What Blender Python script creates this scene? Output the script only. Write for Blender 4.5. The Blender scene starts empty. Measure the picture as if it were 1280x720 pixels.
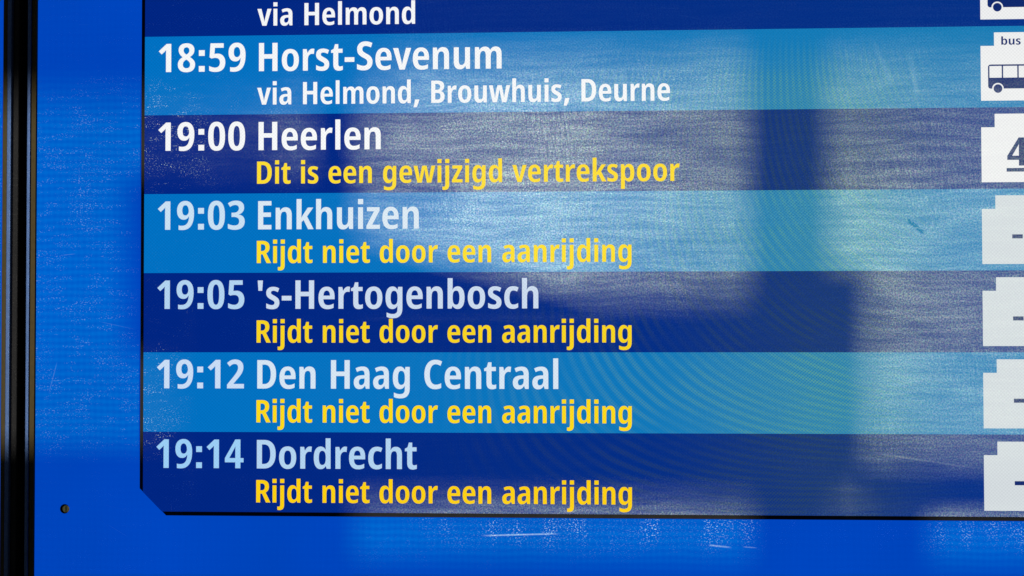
import bpy, bmesh, math, random
from mathutils import Matrix, Vector

random.seed(7)
S = bpy.context.scene
COL = S.collection

# ------------------------------------------------------------------ camera
# Board space: millimetres on the face of the display, x to the right, y up,
# z out of the display towards the viewer; (0, 0) is the top left corner of the
# row 18:59.  World space: metres, the display faces -Y, that corner 1.9 m up.
H0 = 1.9


def W(x, y, z=0.0):
    return Vector((x / 1000.0, -z / 1000.0, H0 + y / 1000.0))


cam_data = bpy.data.cameras.new("camera")
cam = bpy.data.objects.new("camera", cam_data)
COL.objects.link(cam)
cam_data.sensor_width = 36.0
cam_data.lens = 35.0
cam_data.clip_start = 0.02
cam_data.clip_end = 500.0
rot = Matrix(((0.99922125, 0.00249661, 0.03937851),
              (0.03941604, -0.01737986, -0.99907173),
              (-0.00180990, 0.99984584, -0.01746473)))
cam.matrix_world = Matrix.Translation(W(322.121, -213.519, 774.143)) @ rot.to_4x4()
S.camera = cam

# ------------------------------------------------------------------ light
SUN_EL = math.radians(6.5)
SUN_AZ = math.radians(-2.0)          # 0 = straight in front of the display
world = bpy.data.worlds.new("World")
S.world = world
world.use_nodes = True
wn = world.node_tree.nodes
sky = wn.new("ShaderNodeTexSky")
sky.sky_type = 'NISHITA'
sky.sun_disc = False
sky.sun_elevation = SUN_EL
sky.dust_density = 0.2
sky.air_density = 0.8
sky.sun_rotation = math.radians(180.0) - SUN_AZ
bg = wn["Background"]
bg.inputs["Strength"].default_value = 0.05
world.node_tree.links.new(sky.outputs["Color"], bg.inputs["Color"])

sun_data = bpy.data.lights.new("sun", 'SUN')
sun_data.energy = 5.0
sun_data.angle = math.radians(0.55)
sun_data.color = (1.0, 0.95, 0.80)
sun = bpy.data.objects.new("sun", sun_data)
COL.objects.link(sun)
TO_SUN = Vector((math.sin(SUN_AZ) * math.cos(SUN_EL), -math.cos(SUN_AZ) * math.cos(SUN_EL), math.sin(SUN_EL)))
sun.rotation_euler = TO_SUN.to_track_quat('Z', 'Y').to_euler()
sun.location = TO_SUN * 12 + Vector((0.3, 0, 1.5))

S.view_settings.view_transform = 'Standard'
S.view_settings.look = 'None'
S.view_settings.exposure = 0.0
S.view_settings.gamma = 1.0
S.view_settings.use_curve_mapping = False
S.cycles.max_bounces = 4

# ------------------------------------------------------------------ helpers


def lin(r, g, b):
    return tuple((c / 12.92 if c <= 0.04045 else ((c + 0.055) / 1.055) ** 2.4) for c in (r / 255, g / 255, b / 255))


class N:
    """Little expression layer over shader math nodes."""
    tree = None

    def __init__(self, sock):
        self.s = sock

    @staticmethod
    def math(op, *a, clamp=False):
        n = N.tree.nodes.new("ShaderNodeMath")
        n.operation = op
        n.use_clamp = clamp
        for i, v in enumerate(a):
            if isinstance(v, N):
                N.tree.links.new(v.s, n.inputs[i])
            else:
                n.inputs[i].default_value = v
        return N(n.outputs[0])

    def __add__(self, o): return N.math('ADD', self, o)
    def __radd__(self, o): return N.math('ADD', o, self)
    def __sub__(self, o): return N.math('SUBTRACT', self, o)
    def __rsub__(self, o): return N.math('SUBTRACT', o, self)
    def __mul__(self, o): return N.math('MULTIPLY', self, o)
    def __rmul__(self, o): return N.math('MULTIPLY', o, self)
    def __truediv__(self, o): return N.math('DIVIDE', self, o)
    def clamp(self): return N.math('ADD', self, 0.0, clamp=True)


def smooth(x, a, b):
    """0 below a, 1 above b (or the reverse if a > b), smooth between."""
    n = N.tree.nodes.new("ShaderNodeMapRange")
    n.interpolation_type = 'SMOOTHSTEP'
    N.tree.links.new(x.s, n.inputs[0])
    lo, hi, t0, t1 = (a, b, 0.0, 1.0) if a < b else (b, a, 1.0, 0.0)
    for i, v in enumerate((lo, hi, t0, t1)):
        n.inputs[1 + i].default_value = v
    return N(n.outputs[0])


def vec(x, y, z=0.0):
    n = N.tree.nodes.new("ShaderNodeCombineXYZ")
    for i, v in enumerate((x, y, z)):
        if isinstance(v, N):
            N.tree.links.new(v.s, n.inputs[i])
        else:
            n.inputs[i].default_value = v
    return N(n.outputs[0])


def noise(v, detail=2.0, color=False, rough=0.55):
    n = N.tree.nodes.new("ShaderNodeTexNoise")
    n.inputs["Scale"].default_value = 1.0
    n.inputs["Detail"].default_value = detail
    n.inputs["Roughness"].default_value = rough
    N.tree.links.new(v.s, n.inputs["Vector"])
    return N(n.outputs["Color" if color else "Fac"])


def board_xy():
    """x, y of the shading point in board millimetres."""
    g = N.tree.nodes.new("ShaderNodeNewGeometry")
    s = N.tree.nodes.new("ShaderNodeSeparateXYZ")
    N.tree.links.new(g.outputs["Position"], s.inputs[0])
    return N(s.outputs[0]) * 1000.0, (N(s.outputs[2]) - H0) * 1000.0


def cscale(col, fac):
    n = N.tree.nodes.new("ShaderNodeVectorMath")
    n.operation = 'SCALE'
    N.tree.links.new(col.s, n.inputs[0])
    if isinstance(fac, N):
        N.tree.links.new(fac.s, n.inputs["Scale"])
    else:
        n.inputs["Scale"].default_value = fac
    return N(n.outputs[0])


def cop(op, a, b):
    n = N.tree.nodes.new("ShaderNodeVectorMath")
    n.operation = op
    for i, v in enumerate((a, b)):
        if isinstance(v, N):
            N.tree.links.new(v.s, n.inputs[i])
        else:
            n.inputs[i].default_value = v
    return N(n.outputs[0])


def scratch(x, y, x0, y0, x1, y1, w):
    """Mask of a fine scratch from (x0, y0) to (x1, y1), half width w."""
    L = math.hypot(x1 - x0, y1 - y0)
    ux, uy = (x1 - x0) / L, (y1 - y0) / L
    t = (x - x0) * ux + (y - y0) * uy
    d = N.math('ABSOLUTE', (x - x0) * (-uy) + (y - y0) * ux)
    return smooth(d, w, 0.25 * w) * smooth(t, -2.0, 0.15 * L) * smooth(t, L + 2.0, 0.8 * L)


# ------------------------------------------------------------------ the dusty anti-glare surface, shared by all faces of the display
def make_dust_group():
    g = bpy.data.node_groups.new("dusty_surface", 'ShaderNodeTree')
    g.interface.new_socket("Film", in_out='INPUT', socket_type='NodeSocketFloat')
    g.interface.new_socket("Specks", in_out='INPUT', socket_type='NodeSocketFloat')
    g.interface.new_socket("Shader", in_out='OUTPUT', socket_type='NodeSocketShader')
    N.tree = g
    gi = g.nodes.new("NodeGroupInput")
    go = g.nodes.new("NodeGroupOutput")
    film, specks = N(gi.outputs[0]), N(gi.outputs[1])
    x, y = board_xy()
    # grain of the anti-glare coat, wipe streaks, broad patches
    grain = noise(vec(x * 0.8, y * 0.8, 3.0), 2.0)
    wob = noise(vec(x * 0.012, y * 0.012, 11.0), 1.0) * 26.0
    hstreak = noise(vec(x * 0.05, (y + wob * 0.25) * 0.75, 5.0), 3.0)
    hstreak2 = noise(vec(x * 0.016, (y + wob * 0.5) * 0.22, 15.0), 3.0)
    vstreak = noise(vec((x + y * 0.12) * 0.8, y * 0.07, 9.0), 2.0)
    patch = noise(vec(x * 0.014, y * 0.02, 1.0), 3.0)
    vmask = smooth(noise(vec(x * 0.011, y * 0.014, 21.0), 1.0), 0.42, 0.62)
    d = smooth(grain, 0.34, 0.68) * 0.95 + 0.52
    d = d * (0.88 + 0.24 * smooth(hstreak, 0.3, 0.7))
    d = d * (0.68 + 0.64 * smooth(hstreak2, 0.3, 0.7))
    d = d * (1.0 + vmask * (smooth(vstreak, 0.3, 0.7) - 0.5) * 0.55)
    d = d * (0.5 + 1.0 * patch)
    # left end wiped cleaner; the ramp also paints the glare's soft left edge
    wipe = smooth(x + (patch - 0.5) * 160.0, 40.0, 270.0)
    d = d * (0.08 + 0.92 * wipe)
    # and the right end dirtier, extra film added to raise the glare there
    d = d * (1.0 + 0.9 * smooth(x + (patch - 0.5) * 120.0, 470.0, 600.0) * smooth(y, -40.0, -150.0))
    # dust that gathers above the lower lip of the mask
    lip = smooth(y, -360.0, -378.0) * smooth(y, -392.0, -380.0) * smooth(x, 150.0, 260.0)
    d = d * (1.0 + lip * 1.2)
    # lighter, brighter specks in clusters
    sp = noise(vec(x * 0.75, y * 1.1, 33.0), 1.0)
    clus = smooth(noise(vec(x * 0.03, y * 0.045, 40.0), 3.0), 0.46, 0.66)
    low = smooth(y, -374.0, -380.0) * smooth(y, -408.0, -384.0) * smooth(x, 180.0, 320.0)
    left = smooth(noise(vec(x * 0.05, y * 0.16, 44.0), 2.0), 0.5, 0.62) * smooth(x, 60.0, 20.0)
    sp = smooth(sp, 0.58, 0.70) * (clus * 0.6 + low * (0.6 + 6.5 * smooth(noise(vec(x * 0.055, y * 0.02, 47.0), 2.0), 0.45, 0.68)) + left * 1.4)
    # scratches
    sc = None
    for (x0, y0, x1, y1, w, k) in SCRATCHES:
        m = scratch(x, y, x0, y0, x1, y1, w) * k
        sc = m if sc is None else sc + m
    sc = sc * (0.4 + noise(vec(x * 0.6, y * 0.9, 50.0), 2.0) * 1.2)
    rub = scratch(x, y, 595.7, -148.6, 607.5, -158.8, 2.1) * smooth(noise(vec(x * 0.5, y * 0.5, 52.0), 2.0), 0.36, 0.56)
    amount = film * d * (1.0 - N.math('MINIMUM', rub * 1.6, 0.95)) + specks * sp + sc
    # every grain sparkles in a slightly different colour
    tint = noise(vec(x * 0.8, y * 0.8, 60.0), 1.0, color=True)
    tint = cop('ADD', cscale(cop('SUBTRACT', tint, (0.5, 0.5, 0.5)), 0.95), (0.89, 1.06, 0.76))
    tint = cop('MAXIMUM', tint, (0.1, 0.1, 0.1))
    colr = cscale(tint, amount)
    # the coat scatters in a narrow lobe inside a wide one
    lobes = []
    for rough, k in ((0.30, (0.10, 0.105, 0.14)), (0.58, (1.1, 1.15, 1.2))):
        gl = g.nodes.new("ShaderNodeBsdfGlossy")
        gl.inputs["Roughness"].default_value = rough
        g.links.new(cop('MULTIPLY', colr, k).s, gl.inputs["Color"])
        lobes.append(gl.outputs[0])
    ad = g.nodes.new("ShaderNodeAddShader")
    g.links.new(lobes[0], ad.inputs[0])
    g.links.new(lobes[1], ad.inputs[1])
    g.links.new(ad.outputs[0], go.inputs[0])
    return g


SCRATCHES = [  # x0, y0, x1, y1, half width, strength
    (-25.9, -385.7, -11.1, -394.4, 0.45, 0.05),
    (268.3, -391.8, 328.4, -389.8, 0.8, 0.10),
    (443.3, -397.8, 458.5, -399.3, 0.9, 0.08),
    (470.0, -398.9, 478.0, -399.5, 0.6, 0.10),
    (567.0, -326.8, 648.2, -338.6, 1.2, 0.035),
    (589.0, -348.3, 610.3, -349.8, 0.7, 0.03),
    (407.2, 17.6, 421.0, 16.8, 0.6, 0.03),
    (419.0, 12.5, 440.0, 8.0, 0.7, 0.03),
    (570.0, -8.0, 584.0, -44.0, 2.5, 0.018),
    (598.0, -20.0, 604.0, -55.0, 3.0, 0.022),
]
for _i in range(16):
    _x, _y = random.uniform(-80, 640), random.uniform(-410, 20)
    if _i < 6:
        _x, _y = random.uniform(-80, -10), random.uniform(-410, 20)
    _a, _l = random.choice((0.0, 0.15, -0.2, 1.2, -0.7, 2.6)) + random.uniform(-0.15, 0.15), random.uniform(5, 30)
    SCRATCHES.append((_x, _y, _x + _l * math.cos(_a), _y + _l * math.sin(_a), random.uniform(0.3, 0.55), random.uniform(0.008, 0.03)))
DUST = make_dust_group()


def new_mat(name):
    m = bpy.data.materials.new(name)
    m.use_nodes = True
    m.node_tree.nodes.clear()
    N.tree = m.node_tree
    out = m.node_tree.nodes.new("ShaderNodeOutputMaterial")
    return m, out


def add_shaders(a, b):
    n = N.tree.nodes.new("ShaderNodeAddShader")
    N.tree.links.new(a, n.inputs[0])
    N.tree.links.new(b, n.inputs[1])
    return n.outputs[0]


def dust(film, specks):
    n = N.tree.nodes.new("ShaderNodeGroup")
    n.node_tree = DUST
    n.inputs[0].default_value = film
    n.inputs[1].default_value = specks
    return n.outputs[0]


def emit(col, strength=1.0):
    n = N.tree.nodes.new("ShaderNodeEmission")
    n.inputs["Strength"].default_value = strength
    if isinstance(col, N):
        N.tree.links.new(col.s, n.inputs["Color"])
    else:
        n.inputs["Color"].default_value = (*col, 1.0)
    return n.outputs[0]


FILM = 0.034


def screen_mat(name, left, right, moire, film=1.0):
    """A lit row of the panel: its colour drifts from left to right and carries
    the beat of the pixel raster."""
    m, out = new_mat(name)
    x, y = board_xy()
    u, v = x - 340.0, -281.0 - y
    ph = 0.61 * u - 0.004 * u * v - 0.0008 * u * u - 0.36 * v - 0.002 * v * v
    ph = ph + noise(vec(x * 0.02, y * 0.02, 70.0), 1.0) * 3.0
    band = smooth(N.math('SINE', ph), -0.7, 1.0) * 0.8
    dots = N.math('SINE', x * 2.4 + y * 0.35) * N.math('SINE', y * 2.7) * 0.5 + 0.5
    reach = smooth(x, 190.0, 440.0) * smooth(x, 680.0, 530.0) * smooth(y, 0.0, -40.0)
    fade = smooth(x, 380.0, 540.0) * smooth(x, 640.0, 530.0) * smooth(y, -5.0, -60.0)
    mo = fade * smooth(dots, 0.3, 0.62) + band * (0.15 + 0.85 * smooth(dots, 0.3, 0.62)) * reach * (0.3 + 0.7 * smooth(noise(vec(x * 0.02, y * 0.03, 90.0), 2.0), 0.35, 0.6))
    t = smooth(x, -50.0, 700.0)
    col = cop('ADD', cscale(vec(*left), 1.0 - t), cscale(vec(*right), t))
    col = cop('ADD', col, cscale(vec(*moire), mo))
    grid = N.math('SINE', x * 2.4) * N.math('SINE', y * 2.4)
    fine = 0.93 + 0.14 * noise(vec(x * 0.6, y * 1.1, 80.0), 1.0) + 0.10 * grid
    col = cop('MAXIMUM', cscale(col, fine), (0.0, 0.0, 0.0))
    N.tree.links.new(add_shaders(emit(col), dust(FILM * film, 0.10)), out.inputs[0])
    return m


def glyph_mat(name, rgb, film=0.07):
    m, out = new_mat(name)
    x, y = board_xy()
    grid = N.math('SINE', x * 2.4) * N.math('SINE', y * 2.4)
    fine = 0.95 + 0.10 * noise(vec(x * 0.6, y * 1.1, 80.0), 1.0) + 0.07 * grid
    col = cscale(vec(*lin(*rgb)), fine)
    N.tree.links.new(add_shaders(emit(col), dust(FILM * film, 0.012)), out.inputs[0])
    return m


def plain_mat(name, rgb, rough=0.5, metallic=0.0, spec=0.5, speck=0.0):
    m, out = new_mat(name)
    p = N.tree.nodes.new("ShaderNodeBsdfPrincipled")
    x, y = board_xy()
    n1 = noise(vec(x * 0.7, y * 0.25, 2.0), 4.0)
    col = cscale(vec(*rgb), 0.7 + 0.6 * n1)
    if speck:
        s = smooth(noise(vec(x * 1.3, y * 0.9, 6.0), 2.0), 0.58, 0.7)
        col = cop('ADD', col, cscale(vec(speck, speck, speck * 0.95), s))
    N.tree.links.new(col.s, p.inputs["Base Color"])
    r = (rough - 0.12) + 0.24 * noise(vec(x * 0.15, y * 0.05, 8.0), 3.0)
    N.tree.links.new(r.s, p.inputs["Roughness"])
    p.inputs["Metallic"].default_value = metallic
    p.inputs["Specular IOR Level"].default_value = spec
    N.tree.links.new(p.outputs[0], out.inputs[0])
    return m


def bezel_mat(name):
    """Blue painted border, its glow standing in for light on it, with the weave of
    the wiping cloth in its dust."""
    m, out = new_mat(name)
    x, y = board_xy()
    p = N.tree.nodes.new("ShaderNodeBsdfPrincipled")
    p.inputs["Roughness"].default_value = 0.5
    p.inputs["Specular IOR Level"].default_value = 0.0
    weave = N.math('SINE', y * 1.18 + noise(vec(x * 0.03, y * 0.03, 4.0), 2.0) * 5.0) * 0.5 + 0.5
    weave2 = N.math('SINE', x * 1.3 + noise(vec(x * 0.03, y * 0.03, 14.0), 2.0) * 5.0) * 0.5 + 0.5
    wv = weave * 0.6 + weave2 * 0.25 + noise(vec(x * 0.12, y * 0.9, 24.0), 3.0) * 0.6
    alb = cop('ADD', vec(0.0, 0.0, 0.0), cscale(vec(0.0, 0.045, 0.085), 0.55 + 0.6 * wv))
    N.tree.links.new(alb.s, p.inputs["Base Color"])
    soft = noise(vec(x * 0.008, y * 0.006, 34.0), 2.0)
    col = cscale(vec(0.0, 0.056, 0.50), 0.88 + 0.24 * soft)  # glow added to the blue; the border itself is no lamp
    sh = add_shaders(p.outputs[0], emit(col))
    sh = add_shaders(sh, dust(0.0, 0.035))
    N.tree.links.new(sh, out.inputs[0])
    return m


# ------------------------------------------------------------------ object helpers
def link_mesh(name, me, mat, parent=None, label=None):
    o = bpy.data.objects.new(name, me)
    me.materials.append(mat)
    COL.objects.link(o)
    if parent is not None:
        o.parent = parent
        top = parent
        off = Vector()
        while top is not None:
            off += top.location
            top = top.parent
        for v in me.vertices:
            v.co -= off
    if label:
        o["label"] = label
    return o


def thing(name, label, cat, loc, group=None):
    o = bpy.data.objects.new(name, None)
    COL.objects.link(o)
    o.location = loc
    o["label"] = label
    o["category"] = cat
    if group:
        o["group"] = group
    return o


def poly_obj(name, pts, z0, z1, mat, parent=None, label=None, bevel=0.0):
    """Prism of a board-space outline between depths z0 (back) and z1 (front);
    a flat sheet when z0 == z1."""
    bm = bmesh.new()
    f = bm.faces.new([bm.verts.new(W(x, y, z1)) for x, y in pts])
    if z0 != z1:
        r = bmesh.ops.extrude_face_region(bm, geom=[f])
        for v in r["geom"]:
            if isinstance(v, bmesh.types.BMVert):
                v.co.y = -z0 / 1000.0
    bmesh.ops.recalc_face_normals(bm, faces=bm.faces)
    if z0 == z1:
        bm.normal_update()
        if bm.faces[0:1] and list(bm.faces)[0].normal.y > 0:
            bmesh.ops.reverse_faces(bm, faces=list(bm.faces))
    if bevel:
        bmesh.ops.bevel(bm, geom=[e for e in bm.edges], offset=bevel / 1000.0, segments=3, affect='EDGES', profile=0.5)
    me = bpy.data.meshes.new(name)
    bm.to_mesh(me)
    bm.free()
    return link_mesh(name, me, mat, parent, label)


def rect(x0, y0, x1, y1):
    return [(x0, y0), (x1, y0), (x1, y1), (x0, y1)]


def loops_obj(name, loops, z, mat, parent=None, label=None):
    """Flat filled shape from closed outlines (inner ones cut holes)."""
    cu = bpy.data.curves.new(name, 'CURVE')
    cu.dimensions = '2D'
    cu.fill_mode = 'BOTH'
    for lp in loops:
        sp = cu.splines.new('POLY')
        sp.points.add(len(lp) - 1)
        for p, (x, y) in zip(sp.points, lp):
            p.co = (x, y, 0.0, 1.0)
        sp.use_cyclic_u = True
    tmp = bpy.data.objects.new("tmp", cu)
    me = bpy.data.meshes.new_from_object(tmp)
    bpy.data.objects.remove(tmp)
    bpy.data.curves.remove(cu)
    me.name = name
    for v in me.vertices:
        v.co = W(v.co.x, v.co.y, z)
    if len(me.polygons) and me.polygons[0].normal.y > 0:
        me.flip_normals()
    return link_mesh(name, me, mat, parent, label)


def disc(cx, cy, r, n=28):
    return [(cx + r * math.cos(2 * math.pi * i / n), cy + r * math.sin(2 * math.pi * i / n)) for i in range(n)]


def round_rect(x0, y0, x1, y1, r, n=5):
    pts = []
    for cx, cy, a in ((x1 - r, y1 - r, 0), (x0 + r, y1 - r, 90), (x0 + r, y0 + r, 180), (x1 - r, y0 + r, 270)):
        for i in range(n + 1):
            t = math.radians(a + 90.0 * i / n)
            pts.append((cx + r * math.cos(t), cy + r * math.sin(t)))
    return pts


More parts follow.
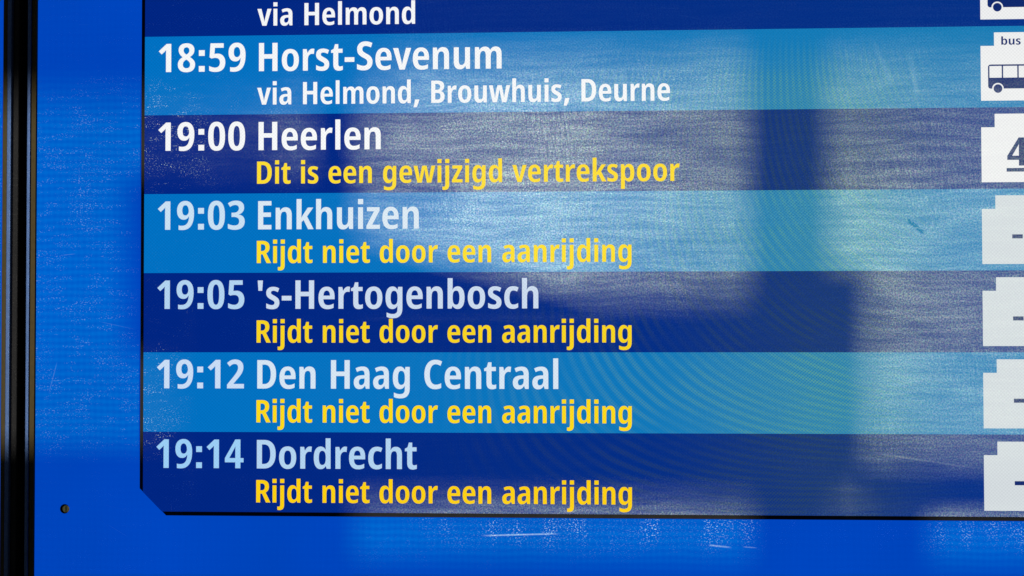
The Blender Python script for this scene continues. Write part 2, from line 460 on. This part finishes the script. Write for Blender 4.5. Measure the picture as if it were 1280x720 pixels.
# ------------------------------------------------------------------ lettering: outlines in 1/1000 em, '*' marks a curve control point
GLYPHS = {
    ' ': (260, ''),
    "'": (238, '72,456 53,714 186,714 167,456'),
    ',': (286, '214,116 221,105 208,52* 162,-70* 135,-129 32,-129 47,-67* 74,63* 81,116'),
    '-': (305, '29,210 29,327 276,327 276,210'),
    '0': (491, '452,357 452,273* 431,139* 383,42* 303,-10* 245,-10 178,-10* 86,67* 39,229* 39,357 39,480* 83,643* 174,724* 245,724 315,724* 406,641* 452,477*;168,357 168,270* 183,157* 216,102* 245,102 274,102* 308,157* 323,271* 323,357 323,442* 308,555* 274,612* 245,612 216,612* 183,556* 168,442*'),
    '1': (491, '362,0 233,0 233,428 233,450* 234,494* 236,539* 236,560 228,550* 208,526* 194,512 127,449 54,527 248,714 362,714'),
    '2': (491, '442,0 32,0 32,93 181,284 227,344* 278,424* 299,489* 299,525 299,565* 257,612* 218,612 187,612* 130,582* 97,546 32,632 61,663* 121,704* 190,724* 231,724 291,724* 379,676* 428,591* 428,534 428,482* 399,393* 338,299* 288,240 188,117 188,112 442,112'),
    '3': (491, '429,546 429,505* 398,437* 341,389* 301,376 301,372 372,359* 445,272* 445,201 445,138* 390,43* 285,-10* 208,-10 157,-10* 77,6* 35,24 35,143 73,121* 154,99* 191,99 254,99* 310,156* 310,207 310,243* 279,290* 215,314* 164,314 123,314 123,420 166,420 211,420* 272,447* 302,496* 302,530 302,571* 257,614* 214,614 190,614* 147,602* 108,580* 89,565 35,656 78,691* 172,724* 235,724 327,724* 429,631*'),
    '4': (491, '477,147 400,147 400,0 274,0 274,147 17,147 17,250 273,717 400,717 400,253 477,253;274,431 274,442* 275,475* 276,510* 277,539* 277,545 273,545 266,524* 249,486* 239,468 126,253 274,253'),
    '5': (491, '258,453 314,453* 398,399* 446,300* 446,234 446,158* 392,48* 286,-10* 207,-10 160,-10* 82,7* 51,25 51,143 84,124* 163,99* 199,99 237,99* 288,131* 315,190* 315,228 315,286* 256,346* 198,346 176,346* 129,337* 107,330 60,363 83,714 405,714 405,601 191,601 180,444 200,449* 239,453*'),
    '8': (491, '246,724 336,724* 439,634* 439,553 439,513* 413,449* 364,396* 328,375 368,350* 426,293* 457,228* 457,186 457,126* 407,38* 313,-10* 247,-10 178,-10* 83,36* 34,123* 34,183 34,225* 61,294* 115,350* 154,373 121,397* 76,453* 53,516* 53,553 53,607* 101,683* 188,724*;157,185 157,144* 202,92* 245,92 289,92* 334,142* 334,185 334,208* 316,248* 281,285* 254,303 240,313 211,295* 174,256* 157,212*;245,622 214,622* 175,580* 175,544 175,520* 192,482* 223,450* 245,436 269,452* 301,483* 316,521* 316,544 316,581* 277,622*'),
    '9': (491, '450,413 450,321* 421,167* 353,53* 244,-10* 164,-10 142,-10* 92,-5* 73,-1 73,109 91,103* 133,98* 156,98 202,98* 267,132* 308,195* 328,281* 330,333 325,333 313,307* 278,271* 232,251* 201,251 148,251* 74,308* 35,410* 35,479 35,552* 83,662* 174,724* 239,724 287,724* 365,684* 421,604* 450,488*;240,614 204,614* 163,549* 163,481 163,421* 201,358* 238,358 266,358* 302,391* 321,440* 321,465 321,485* 314,536* 295,583* 264,614*'),
    ':': (260, '55,68 55,108* 95,147* 131,147 165,147* 205,108* 205,68 205,28* 163,-11* 131,-11 96,-11* 55,29*;55,472 55,512* 95,552* 131,552 165,552* 205,512* 205,472 205,433* 163,393* 131,393 96,393* 55,433*'),
    'B': (554, '265,714 382,714* 496,628* 496,538 496,495* 470,429* 424,387* 391,379 391,374 430,365* 483,323* 511,255* 511,207 511,143* 458,50* 360,0* 291,0 71,0 71,714;267,423 318,423* 363,473* 363,521 363,564* 314,608* 263,608 202,608 202,423;202,319 202,108 279,108 330,108* 376,164* 376,216 376,249* 354,295* 308,319* 273,319'),
    'C': (518, '329,612 293,612* 238,574* 201,505* 183,411* 183,356 183,275* 218,162* 286,103* 335,103 372,103* 437,123* 469,139 469,24 436,7* 361,-10* 317,-10 230,-10* 110,77* 47,242* 47,357 47,436* 83,570* 154,670* 256,724* 323,724 368,724* 452,703* 492,681 452,573 424,590* 363,612*'),
    'D': (597, '550,369 550,249* 479,84* 344,0* 248,0 71,0 71,714 259,714 353,714* 482,635* 550,481*;414,363 414,445* 378,551* 308,602* 256,602 202,602 202,113 246,113 333,113* 414,237*'),
    'E': (455, '410,0 71,0 71,714 410,714 410,603 202,603 202,426 396,426 396,315 202,315 202,112 410,112'),
    'H': (617, '546,0 415,0 415,316 202,316 202,0 71,0 71,714 202,714 202,428 415,428 415,714 546,714'),
    'R': (540, '244,714 326,714* 433,668* 486,577* 486,508 486,462* 461,389* 412,335* 376,316 536,0 391,0 261,282 202,282 202,0 71,0 71,714;243,605 202,605 202,385 246,385 298,385* 353,443* 353,501 353,537* 329,583* 280,605*'),
    'S': (466, '432,206 432,143* 379,46* 280,-10* 211,-10 177,-10* 118,-2* 63,15* 37,28 37,157 77,134* 167,107* 207,107 238,107* 279,130* 301,169* 301,193 301,219* 281,257* 233,293* 189,315 144,340* 77,393* 42,470* 42,526 41,587* 94,676* 189,724* 254,724 302,724* 390,700* 428,680 390,568 355,587* 287,608* 256,608 229,608* 192,588* 173,554* 173,532 173,504* 192,467* 242,433* 286,409 335,385* 399,328* 432,255*'),
    'a': (489, '258,555 343,555* 429,458* 429,363 429,0 338,0 316,74 313,74 296,46* 255,8* 204,-10* 169,-10 124,-10* 63,35* 32,112* 32,159 32,244* 134,331* 231,335 304,338 304,362 304,411* 269,456* 234,456 208,456* 148,436* 114,418 78,509 116,531* 206,555*;259,254 207,251* 160,206* 160,164 160,126* 191,89* 218,89 256,89* 304,151* 304,206 304,256'),
    'b': (527, '188,569 188,549* 185,502* 183,474 188,474 210,514* 274,554* 316,554 396,554* 487,409* 487,273 487,184* 446,56* 369,-10* 315,-10 272,-10* 213,25* 188,61 181,61 162,0 62,0 62,760 188,760;277,448 244,448* 204,410* 188,337* 188,286 188,263 188,177* 230,95* 278,95 319,95* 359,184* 359,275 359,361* 319,448*'),
    'c': (420, '255,-10 186,-10* 90,50* 40,174* 40,269 40,358* 90,486* 188,555* 260,555 301,555* 368,537* 396,521 360,421 336,434* 290,448* 266,448 234,448* 191,408* 168,329* 168,270 168,212* 191,135* 235,97* 267,97 298,97* 357,116* 385,134 385,29 358,10* 292,-10*'),
    'd': (527, '213,-10 131,-10* 40,137* 40,273 40,408* 132,555* 211,555 240,555* 287,536* 326,501* 340,475 344,475 343,502* 340,550* 340,568 340,760 465,760 465,0 366,0 346,64 340,64 324,40* 288,7* 243,-10*;251,94 298,94* 342,172* 342,254 342,281 342,366* 300,448* 250,448 209,448* 168,358* 168,273 168,184* 210,94*'),
    'e': (485, '249,554 313,554* 402,494* 448,384* 448,309 448,239 165,239 166,165* 224,90* 282,90 320,90* 386,109* 423,130 423,27 389,8* 313,-10* 266,-10 191,-10* 90,57* 40,182* 40,269 40,362* 89,488* 183,554*;251,457 214,457* 169,395* 166,329 331,329 331,368* 313,425* 278,457*'),
    'g': (527, '213,555 256,555* 317,517* 340,475 347,475 358,545 465,545 465,15 465,-67* 415,-181* 310,-240* 227,-240 179,-240* 102,-223* 67,-204 67,-94 107,-114* 183,-134* 223,-134 279,-134* 340,-79* 340,-17 340,-4 340,11* 342,54* 344,72 340,72 317,31* 256,-10* 210,-10 131,-10* 40,136* 40,270 40,407* 133,555*;250,448 223,448* 186,408* 168,328* 168,268 168,180* 210,96* 252,96 275,96* 309,115* 331,153* 342,211* 342,251 342,276 342,336* 323,412* 282,448*'),
    'h': (530, '188,585 188,555* 183,498* 179,475 186,475 199,501* 237,537* 286,555* 315,555 365,555* 434,511* 470,425* 470,360 470,0 345,0 345,327 345,388* 314,446* 279,446 245,446* 204,406* 188,326* 188,265 188,0 62,0 62,760 188,760'),
    'i': (251, '188,545 188,0 63,0 63,545;126,757 159,757* 195,722* 195,686 195,651* 158,616* 126,616 94,616* 57,651* 57,686 57,723* 93,757*'),
    'j': (251, '40,-240 21,-240* -17,-234* -32,-229 -32,-124 -21,-128* 2,-132* 13,-132 37,-132* 62,-96* 62,-54 62,545 188,545 188,-63 188,-121* 155,-200* 89,-239*;57,686 57,723* 93,757* 126,757 159,757* 194,722* 194,686 194,651* 158,616* 126,616 94,616* 57,651*'),
    'k': (494, '188,418 188,387* 184,322* 181,293 185,293 192,305* 207,332* 222,357* 229,367 347,545 484,545 328,321 493,0 354,0 241,231 188,179 188,0 62,0 62,760 188,760'),
    'l': (250, '188,0 62,0 62,760 188,760'),
    'm': (793, '583,555 659,555* 733,459* 733,359 733,0 608,0 608,325 608,388* 576,446* 544,446 497,446* 460,362* 460,279 460,0 335,0 335,327 335,368* 321,421* 293,446* 271,446 239,446* 202,404* 188,323* 188,264 188,0 62,0 62,545 161,545 176,474 182,474 195,501* 233,536* 285,555* 316,555 367,555* 429,511* 443,474 451,474 472,514* 537,555*'),
    'n': (530, '315,555 390,555* 470,458* 470,360 470,0 345,0 345,327 345,386* 315,446* 278,446 227,446* 188,361* 188,265 188,0 62,0 62,545 161,545 176,474 182,474 196,500* 235,537* 286,555*'),
    'o': (516, '475,273 475,213* 449,110* 396,33* 313,-10* 256,-10 203,-10* 123,32* 68,109* 40,212* 40,273 40,359* 88,486* 185,555* 259,555 324,555* 422,490* 475,365*;168,273 168,215* 187,135* 227,94* 258,94 290,94* 329,134* 348,215* 348,273 348,332* 329,411* 290,451* 258,451 211,451* 168,362*'),
    'p': (527, '314,555 396,555* 487,409* 487,272 487,183* 446,57* 369,-10* 317,-10 288,-10* 240,9* 202,44* 188,69 183,69 185,43* 188,-3* 188,-20 188,-240 62,-240 62,545 164,545 181,473 188,473 204,502* 241,538* 286,555*;277,450 246,450* 207,416* 188,344* 188,287 188,264 188,207* 206,133* 245,97* 277,97 305,97* 342,136* 359,214* 359,272 359,361* 319,450*'),
    'r': (365, '306,555 318,555* 342,552* 355,548 342,419 332,423* 308,426* 293,426 270,426* 232,406* 203,368* 188,314* 188,279 188,0 62,0 62,545 159,545 177,454 183,454 196,481* 232,527* 279,555*'),
    's': (400, '368,157 368,104* 326,29* 244,-10* 185,-10 141,-10* 67,6* 34,21 34,139 64,120* 140,95* 176,95 211,95* 245,124* 245,150 245,166* 231,191* 190,218* 152,236 115,256* 61,301* 33,362* 33,403 33,474* 129,555* 211,555 253,555* 327,534* 363,514 327,419 300,435* 242,456* 214,456 185,456* 154,431* 154,409 154,393* 169,370* 210,345* 246,325 284,305* 338,260* 368,200*'),
    't': (332, '248,97 264,97* 297,105* 314,112 314,13 292,3* 241,-10* 210,-10 165,-10* 103,26* 72,100* 72,160 72,443 14,443 14,507 81,543 114,661 198,661 198,545 307,545 307,443 198,443 198,167 198,132* 222,97*'),
    'u': (530, '468,545 468,0 370,0 355,70 348,70 334,44* 295,8* 245,-10* 216,-10 165,-10* 95,37* 60,126* 60,190 60,545 186,545 186,223 186,161* 216,99* 250,99 287,99* 327,138* 343,215* 343,270 343,545'),
    'v': (462, '164,0 2,545 133,545 207,244 211,226* 219,187* 226,149* 228,129 232,129 233,144* 239,178* 247,216* 252,235 330,545 460,545 298,0'),
    'w': (715, '381,282 377,305* 368,355* 361,404* 358,424 355,424 352,403* 345,353* 337,303* 332,281 272,0 132,0 8,545 134,545 180,317 185,290* 195,228* 203,167* 205,138 209,138 211,156* 216,197* 223,241* 231,286* 236,308 287,545 429,545 479,306 484,281* 494,223* 503,165* 505,138 509,138 511,160* 517,213* 526,269* 531,295 583,545 706,545 581,0 438,0'),
    'z': (385, '362,0 23,0 23,78 214,442 35,442 35,545 354,545 354,460 169,103 362,103'),
}


def glyph_loops(ch):
    adv, src = GLYPHS[ch]
    loops = []
    for part in src.split(";"):
        if not part:
            continue
        pts = []
        for tok in part.split():
            on = not tok.endswith("*")
            a, b = tok.rstrip("*").split(",")
            pts.append((float(a), float(b), on))
        full = []
        for i, p in enumerate(pts):
            q = pts[(i + 1) % len(pts)]
            full.append(p)
            if not p[2] and not q[2]:
                full.append(((p[0] + q[0]) / 2, (p[1] + q[1]) / 2, True))
        while not full[0][2]:
            full = full[1:] + full[:1]
        out, i, n = [], 0, len(full)
        while i < n:
            p, q = full[i], full[(i + 1) % n]
            out.append((p[0], p[1]))
            if not q[2]:
                r = full[(i + 2) % n]
                for k in range(1, 6):
                    t = k / 6
                    out.append(((1 - t) ** 2 * p[0] + 2 * t * (1 - t) * q[0] + t * t * r[0],
                                (1 - t) ** 2 * p[1] + 2 * t * (1 - t) * q[1] + t * t * r[1]))
                i += 2
            else:
                i += 1
        xs, ys = [p[0] for p in out], [p[1] for p in out]
        if ch in ":ij" and max(ys) - min(ys) < 260:      # square dots
            cx, cy = (min(xs) + max(xs)) / 2, (min(ys) + max(ys)) / 2
            h = 66.0 if ch != ":" else 72.0
            if ch == ":" and cy < 200:
                cy = h
            out = [(cx - h, cy - h), (cx + h, cy - h), (cx + h, cy + h), (cx - h, cy + h)]
        loops.append(out)
    return adv, loops


def text_obj(name, text, x0, x1, base, cap, mat, parent, z=0.25, label=None):
    """Text whose ink runs from x0 to x1 on the baseline, capitals cap mm tall."""
    k = cap / 714.0
    pen, loops = 0.0, []
    for ch in text:
        adv, ls = glyph_loops(ch)
        loops += [[(pen + a, b) for a, b in l] for l in ls]
        pen += adv
    lo = min(a for l in loops for a, b in l)
    hi = max(a for l in loops for a, b in l)
    kx = (x1 - x0) / (hi - lo)
    loops = [[(x0 + (a - lo) * kx, base + b * k) for a, b in l] for l in loops]
    return loops_obj(name, loops, z, mat, parent, label)


# ================================================================== the setting and what shades the board
m_ground = plain_mat("paving", (0.22, 0.21, 0.20), 0.85)
me = bpy.data.meshes.new("ground")
me.from_pydata([(-60, -60, 0), (60, -60, 0), (60, 60, 0), (-60, 60, 0)], [], [(0, 1, 2, 3)])
ground = link_mesh("ground", me, m_ground)
ground["kind"] = "structure"

# Added unseen frame, its bars shaped
# to throw the display's soft shadows.
m_steel = plain_mat("dark_steel", (0.05, 0.052, 0.055), 0.5)
DIST = 3200.0
DX = DIST * TO_SUN.x / -TO_SUN.y
DY = DIST * TO_SUN.z / -TO_SUN.y
shade_root = thing("shade_frame", "unseen dark frame added opposite the blue board to shape its shadows", "shade_frame",
                    (0.28, -DIST / 1000.0, 0.0))
GROUND_Y = -H0 * 1000.0


def shade(name, x0, y0, x1, y1, deep=60.0, dist=DIST):
    """A bar of the frame, given by the shadow it throws on the board."""
    dx, dy = DX * dist / DIST, DY * dist / DIST
    return poly_obj(name, rect(x0 + dx, y0 + dy, x1 + dx, y1 + dy), dist - deep / 2, dist + deep / 2, m_steel, shade_root)


LOW = GROUND_Y - DY
shade("shade_header", -1200, -19, 1900, 900, 80, 5500.0)
shade("shade_header_panel", -160, -46, 190, -19, 50, 5400.0)
for bx in (-1100, 320, 1800):
    poly_obj("shade_beam", rect(bx, 880 + DY, bx + 80, 960 + DY), DIST, 5600.0, m_steel, shade_root)
shade("upright", -1200, LOW, -1120, 950)
shade("upright", 136, LOW, 168, 950)
shade("upright", 475, LOW, 535, 950)
shade("upright", 1820, LOW, 1900, 950)
shade("shade_transom", 24, -364, 562, -208, 44, 4600.0)
poly_obj("shade_gusset", [(x + DX, y + DY) for x, y in ((168, -208), (168, -160), (350, -208))], DIST - 12, DIST + 12, m_steel, shade_root)
shade("shade_low_panel", 24, LOW, 136, -364, 30)
shade("shade_transom", 562, -372, 1820, -338, 44)
shade("shade_panel", 535, -338, 562, -188, 30)
shade("shade_panel", -1120, LOW, -126, 950, 24)  # added to keep sky out of the display's reflection
shade("shade_panel", 730, LOW, 1820, 950, 24)
shade("shade_panel", -14, -250, 24, -112, 30)
shade("shade_panel", 24, -208, 136, -112, 30)
shade("shade_sill", -1120, LOW, 24, -326, 52)
shade("shade_sill", 168, LOW, 1820, -412, 52)
shade("shade_low_panel", 535, -412, 610, -372, 30)

# ================================================================== the departure board
DARK_L, DARK_R = lin(0, 37, 130), lin(0, 48, 134)
LIGHT_L, LIGHT_R = lin(0, 112, 194), lin(18, 123, 180)
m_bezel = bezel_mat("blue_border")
m_black = plain_mat("black_lacquer", (0.008, 0.008, 0.008), 0.6, spec=0.1)
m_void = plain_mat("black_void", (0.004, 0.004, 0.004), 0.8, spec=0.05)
m_rubber = plain_mat("dusty_black_rubber", (0.008, 0.008, 0.010), 0.7, spec=0.1, speck=0.02)
m_gasket = plain_mat("olive_brown_gasket", (0.042, 0.031, 0.012), 0.75, spec=0.1)
m_trim = plain_mat("blue_anodised_trim", (0.035, 0.075, 0.20), 0.6, metallic=0.6, speck=0.06)
m_case = plain_mat("dark_blue_steel", (0.02, 0.035, 0.10), 0.45)
m_brass = plain_mat("brass", (1.0, 0.80, 0.32), 0.4, metallic=0.0)
m_dark = screen_mat("lit_dark_blue_row", DARK_L, DARK_R, (0.016, 0.022, -0.08))
m_light = screen_mat("lit_light_blue_row", LIGHT_L, LIGHT_R, (0.055, 0.085, -0.10))
m_box_on = glyph_mat("lit_white_box", (236, 237, 238), 0.3)
m_box_off = glyph_mat("dim_grey_box", (211, 218, 222), 0.3)
m_mark = screen_mat("lit_dark_mark", lin(12, 38, 108), lin(12, 38, 108), (0.0, 0.0, 0.0), 0.7)

BASE = Vector((0.28, 0.15, 0.0))
board = thing("departure_board", "blue departure board listing trains from 18:59 to 19:14 in white and yellow", "departure board", BASE)

XL, XR = -85.3, 1088.0          # outer edges of the blue border
YT, YB = 260.0, -640.0
ML, MB, MR, MT = -2.2, -378.2, 1003.0, 190.0   # opening in it
CH = 21.2
outer = rect(XL, YB, XR, YT)
opening = [(ML, MB + CH), (ML + CH, MB), (MR - CH, MB), (MR, MB + CH), (MR, MT - CH), (MR - CH, MT), (ML + CH, MT), (ML, MT - CH)]


def make_bezel():
    """Border with a chamfered opening, 5 mm thick."""
    n = len(opening)
    corners = [(XL, YB), (XR, YB), (XR, YT), (XL, YT)]
    # outer ring points matched to the eight opening corners
    ring = [(XL, MB + CH), (ML + CH, YB), (MR - CH, YB), (XR, MB + CH), (XR, MT - CH), (MR - CH, YT), (ML + CH, YT), (XL, MT - CH)]
    bm = bmesh.new()
    zf, zb = 1.5, -3.5
    inner_f = [bm.verts.new(W(x, y, zf)) for x, y in opening]
    ring_f = [bm.verts.new(W(x, y, zf)) for x, y in ring]
    corn_f = [bm.verts.new(W(x, y, zf)) for x, y in corners]
    for i in range(n):
        j = (i + 1) % n
        if i % 2 == 0:
            bm.faces.new([inner_f[i], ring_f[i], corn_f[i // 2], ring_f[j], inner_f[j]])
        else:
            bm.faces.new([inner_f[i], ring_f[i], ring_f[j], inner_f[j]])
    inner_b = [bm.verts.new(W(x, y, zb)) for x, y in opening]
    for i in range(n):
        j = (i + 1) % n
        bm.faces.new([inner_f[i], inner_f[j], inner_b[j], inner_b[i]])
    outline = []
    for i in range(0, n, 2):
        outline += [ring_f[i], corn_f[i // 2], ring_f[i + 1]]
    back = [bm.verts.new((v.co.x, -zb / 1000.0, v.co.z)) for v in outline]
    for i in range(len(outline)):
        j = (i + 1) % len(outline)
        bm.faces.new([outline[i], back[i], back[j], outline[j]])
    bmesh.ops.recalc_face_normals(bm, faces=bm.faces)
    me = bpy.data.meshes.new("bezel")
    bm.to_mesh(me)
    bm.free()
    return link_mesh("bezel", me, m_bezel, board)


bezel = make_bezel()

# slotted brass screw sunk in a dark hole in the border
sx, sy = -60.6, -373.1
poly_obj("screw_hole", disc(sx - 0.7, sy, 3.7), 1.5, 1.56, m_void, bezel)
loops_obj("screw", [disc(sx + 0.5, sy, 2.75), rect(sx + 0.1, sy - 2.2, sx + 0.9, sy + 2.2)], 1.72, m_brass, bezel)

# black edge of the panel behind the opening
poly_obj("panel_edge", rect(-9.0, -386.0, 1010.0, 197.0), -3.0, -0.5, m_black, board)

ROWS = [  # time, destination, (x1 of it), remark, (x1), colours
    (-3, None), (-2, None),
    (-1, (None, None, None, "via Helmond", 215.9, (244, 246, 248), None, None)),
    (0, ("18:59", "Horst-Sevenum", 283.8, "via Helmond, Brouwhuis, Deurne", 414.6, (244, 246, 248), (244, 246, 248), (244, 246, 248))),
    (1, ("19:00", "Heerlen", 188.8, "Dit is een gewijzigd vertrekspoor", 421.7, (252, 220, 52), (244, 246, 248), (246, 248, 250))),
    (2, ("19:03", "Enkhuizen", 218.8, "Rijdt niet door een aanrijding", 384.4, (252, 222, 44), (200, 224, 243), (218, 232, 243))),
    (3, ("19:05", "'s-Hertogenbosch", 312.1, "Rijdt niet door een aanrijding", 384.2, (247, 212, 34), (178, 211, 240), (202, 218, 238))),
    (4, ("19:12", "Den Haag Centraal", 327.4, "Rijdt niet door een aanrijding", 384.1, (252, 217, 28), (200, 220, 245), (214, 229, 243))),
    (5, ("19:14", "Dordrecht", 217.2, "Rijdt niet door een aanrijding", 384.0, (252, 208, 18), (155, 206, 245), (178, 211, 240))),
]
MATS = {}


def gm(rgb):
    if rgb not in MATS:
        MATS[rgb] = glyph_mat("lit_lettering", rgb)
    return MATS[rgb]


for k, data in ROWS:
    y0 = -62.5 * k
    lightrow = (k % 2 == 0)
    r = poly_obj("timetable_row", rect(0.6, y0 - 62.5, 1000.0, y0), 0.0, 0.0, m_light if lightrow else m_dark, board)
    if not data:
        continue
    tm, dest, dx, rem, rx, crem, ctm, cdest = data
    if tm:
        text_obj("departure_time", tm, 11.8 - 0.1 * k, 81.4 - 0.14 * k, y0 - 28.3, 22.4, gm(ctm), r)
        text_obj("destination_name", dest, 92.1 - 0.17 * k, dx, y0 - 28.4, 22.3, gm(cdest), r)
    text_obj("remark" if crem[2] < 100 else "route_text", rem, 90.8, rx, y0 - 54.9, 17.5, gm(crem), r)
    r["label"] = ("light blue row" if lightrow else "dark blue row") + ((" of the %s to %s" % (tm, dest)) if tm else " cut off at the top of the picture")

# platform boxes at the end of the rows
BX, TX, BW = 651.6, 661.8, 56.0
for k in range(-1, 6):
    y0 = -62.6 * k
    o = -0.12 * k
    x0, x1 = BX + o, BX + BW + o
    top, mid, bot = y0 - 4.9, y0 - 15.2, y0 - 57.4
    cancelled = k >= 2
    box = loops_obj("platform_box", [[(x0, bot), (x1, bot), (x1, top), (TX + o, top), (TX + o, mid), (x0, mid)]], 0.25,
                    m_box_off if cancelled else m_box_on, board)
    if k in (-1, 0):
        box["label"] = "white platform box with a bus symbol"
        bl, br, btop, bbot, belt = x0 + 5.4, x1 - 4.6, y0 - 29.6, y0 - 48.2, y0 - 39.8
        nwin, upright = 3, 1.1
        loops = [round_rect(bl, bbot, br, btop, 2.0)]
        ww = (br - bl - upright * (nwin + 1)) / nwin
        widths = [9.2, 10.6, 10.6, br - bl - 30.4 - 5 * upright]
        xx = bl + upright
        for w in widths:
            loops.append(rect(xx, belt, xx + w, btop - 1.2))
            xx += w + upright
        loops_obj("bus_symbol", loops, 0.4, m_mark, box)
        for wx in (x0 + 12.7, x1 - 11.5):
            loops_obj("wheel_rim", [disc(wx, bbot, 4.4)], 0.5, m_box_on, box)
            loops_obj("wheel_symbol", [disc(wx, bbot, 3.3)], 0.6, m_mark, box)
        text_obj("box_caption", "bus", 667.2 + o, 681.8 + o, y0 - 14.5, 6.1, m_mark, box, z=0.4)
    elif k == 1:
        box["label"] = "white platform box with an underlined 4"
        text_obj("platform_number", "4", 670.8, 686.4, y0 - 44.8, 21.5, m_mark, box, z=0.4)
        loops_obj("underline", [rect(670.2, y0 - 49.4, 687.2, y0 - 46.6)], 0.45, m_mark, box)
    else:
        box["label"] = "grey platform box with a dash in the row of a cancelled train"
        loops_obj("dash", [rect(674.0 + o * 0.3, y0 - 37.9, 681.9 + o * 0.3, y0 - 34.8)], 0.4, m_mark, box)

# casing, edge strips and seals of the board
casing = poly_obj("casing", rect(XL - 4.0, GROUND_Y, XR + 4.0, YT + 4.0), -160.0, -8.0, m_case, board)
poly_obj("plinth", rect(XL, GROUND_Y + 1.0, XR, YB - 2.0), -7.8, 1.2, m_case, board)
poly_obj("gasket", rect(-90.0, YB, -86.4, YT), -6.0, 1.6, m_gasket, board)
poly_obj("edge_trim", rect(-92.9, YB, -90.3, YT), -8.0, 3.0, m_trim, board, bevel=0.5)

# the blue unit on its left, of which only the edge shows
nb = thing("blue_panel", "edge of a second blue panel beside the black gap at the far left", "panel", Vector((-0.45, 0.15, 0.0)))
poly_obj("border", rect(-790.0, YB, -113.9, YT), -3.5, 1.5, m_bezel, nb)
poly_obj("casing", rect(-794.0, GROUND_Y, -107.0, YT + 4.0), -160.0, -8.0, m_case, nb)
poly_obj("plinth", rect(-790.0, GROUND_Y + 1.0, -114.0, YB - 2.0), -7.8, 1.2, m_case, nb)
poly_obj("gasket", rect(-113.2, YB, -109.8, YT), -6.0, 1.6, m_gasket, nb)
poly_obj("edge_trim", rect(-109.2, YB, -105.9, YT), -8.0, 3.0, m_trim, nb, bevel=0.6)
poly_obj("rubber_seal", rect(-105.7, YB, -101.2, YT), -30.0, 0.5, m_rubber, nb, bevel=1.0)

# near-black backing added to stand for the shade in the gap
upright = poly_obj("gap_backing", rect(-101.0, GROUND_Y, -93.2, YT + 4.0), -150.0, -30.0, m_void)
upright["label"] = "near-black backing added for the shaded gap between the two blue panels"
upright["category"] = "upright"
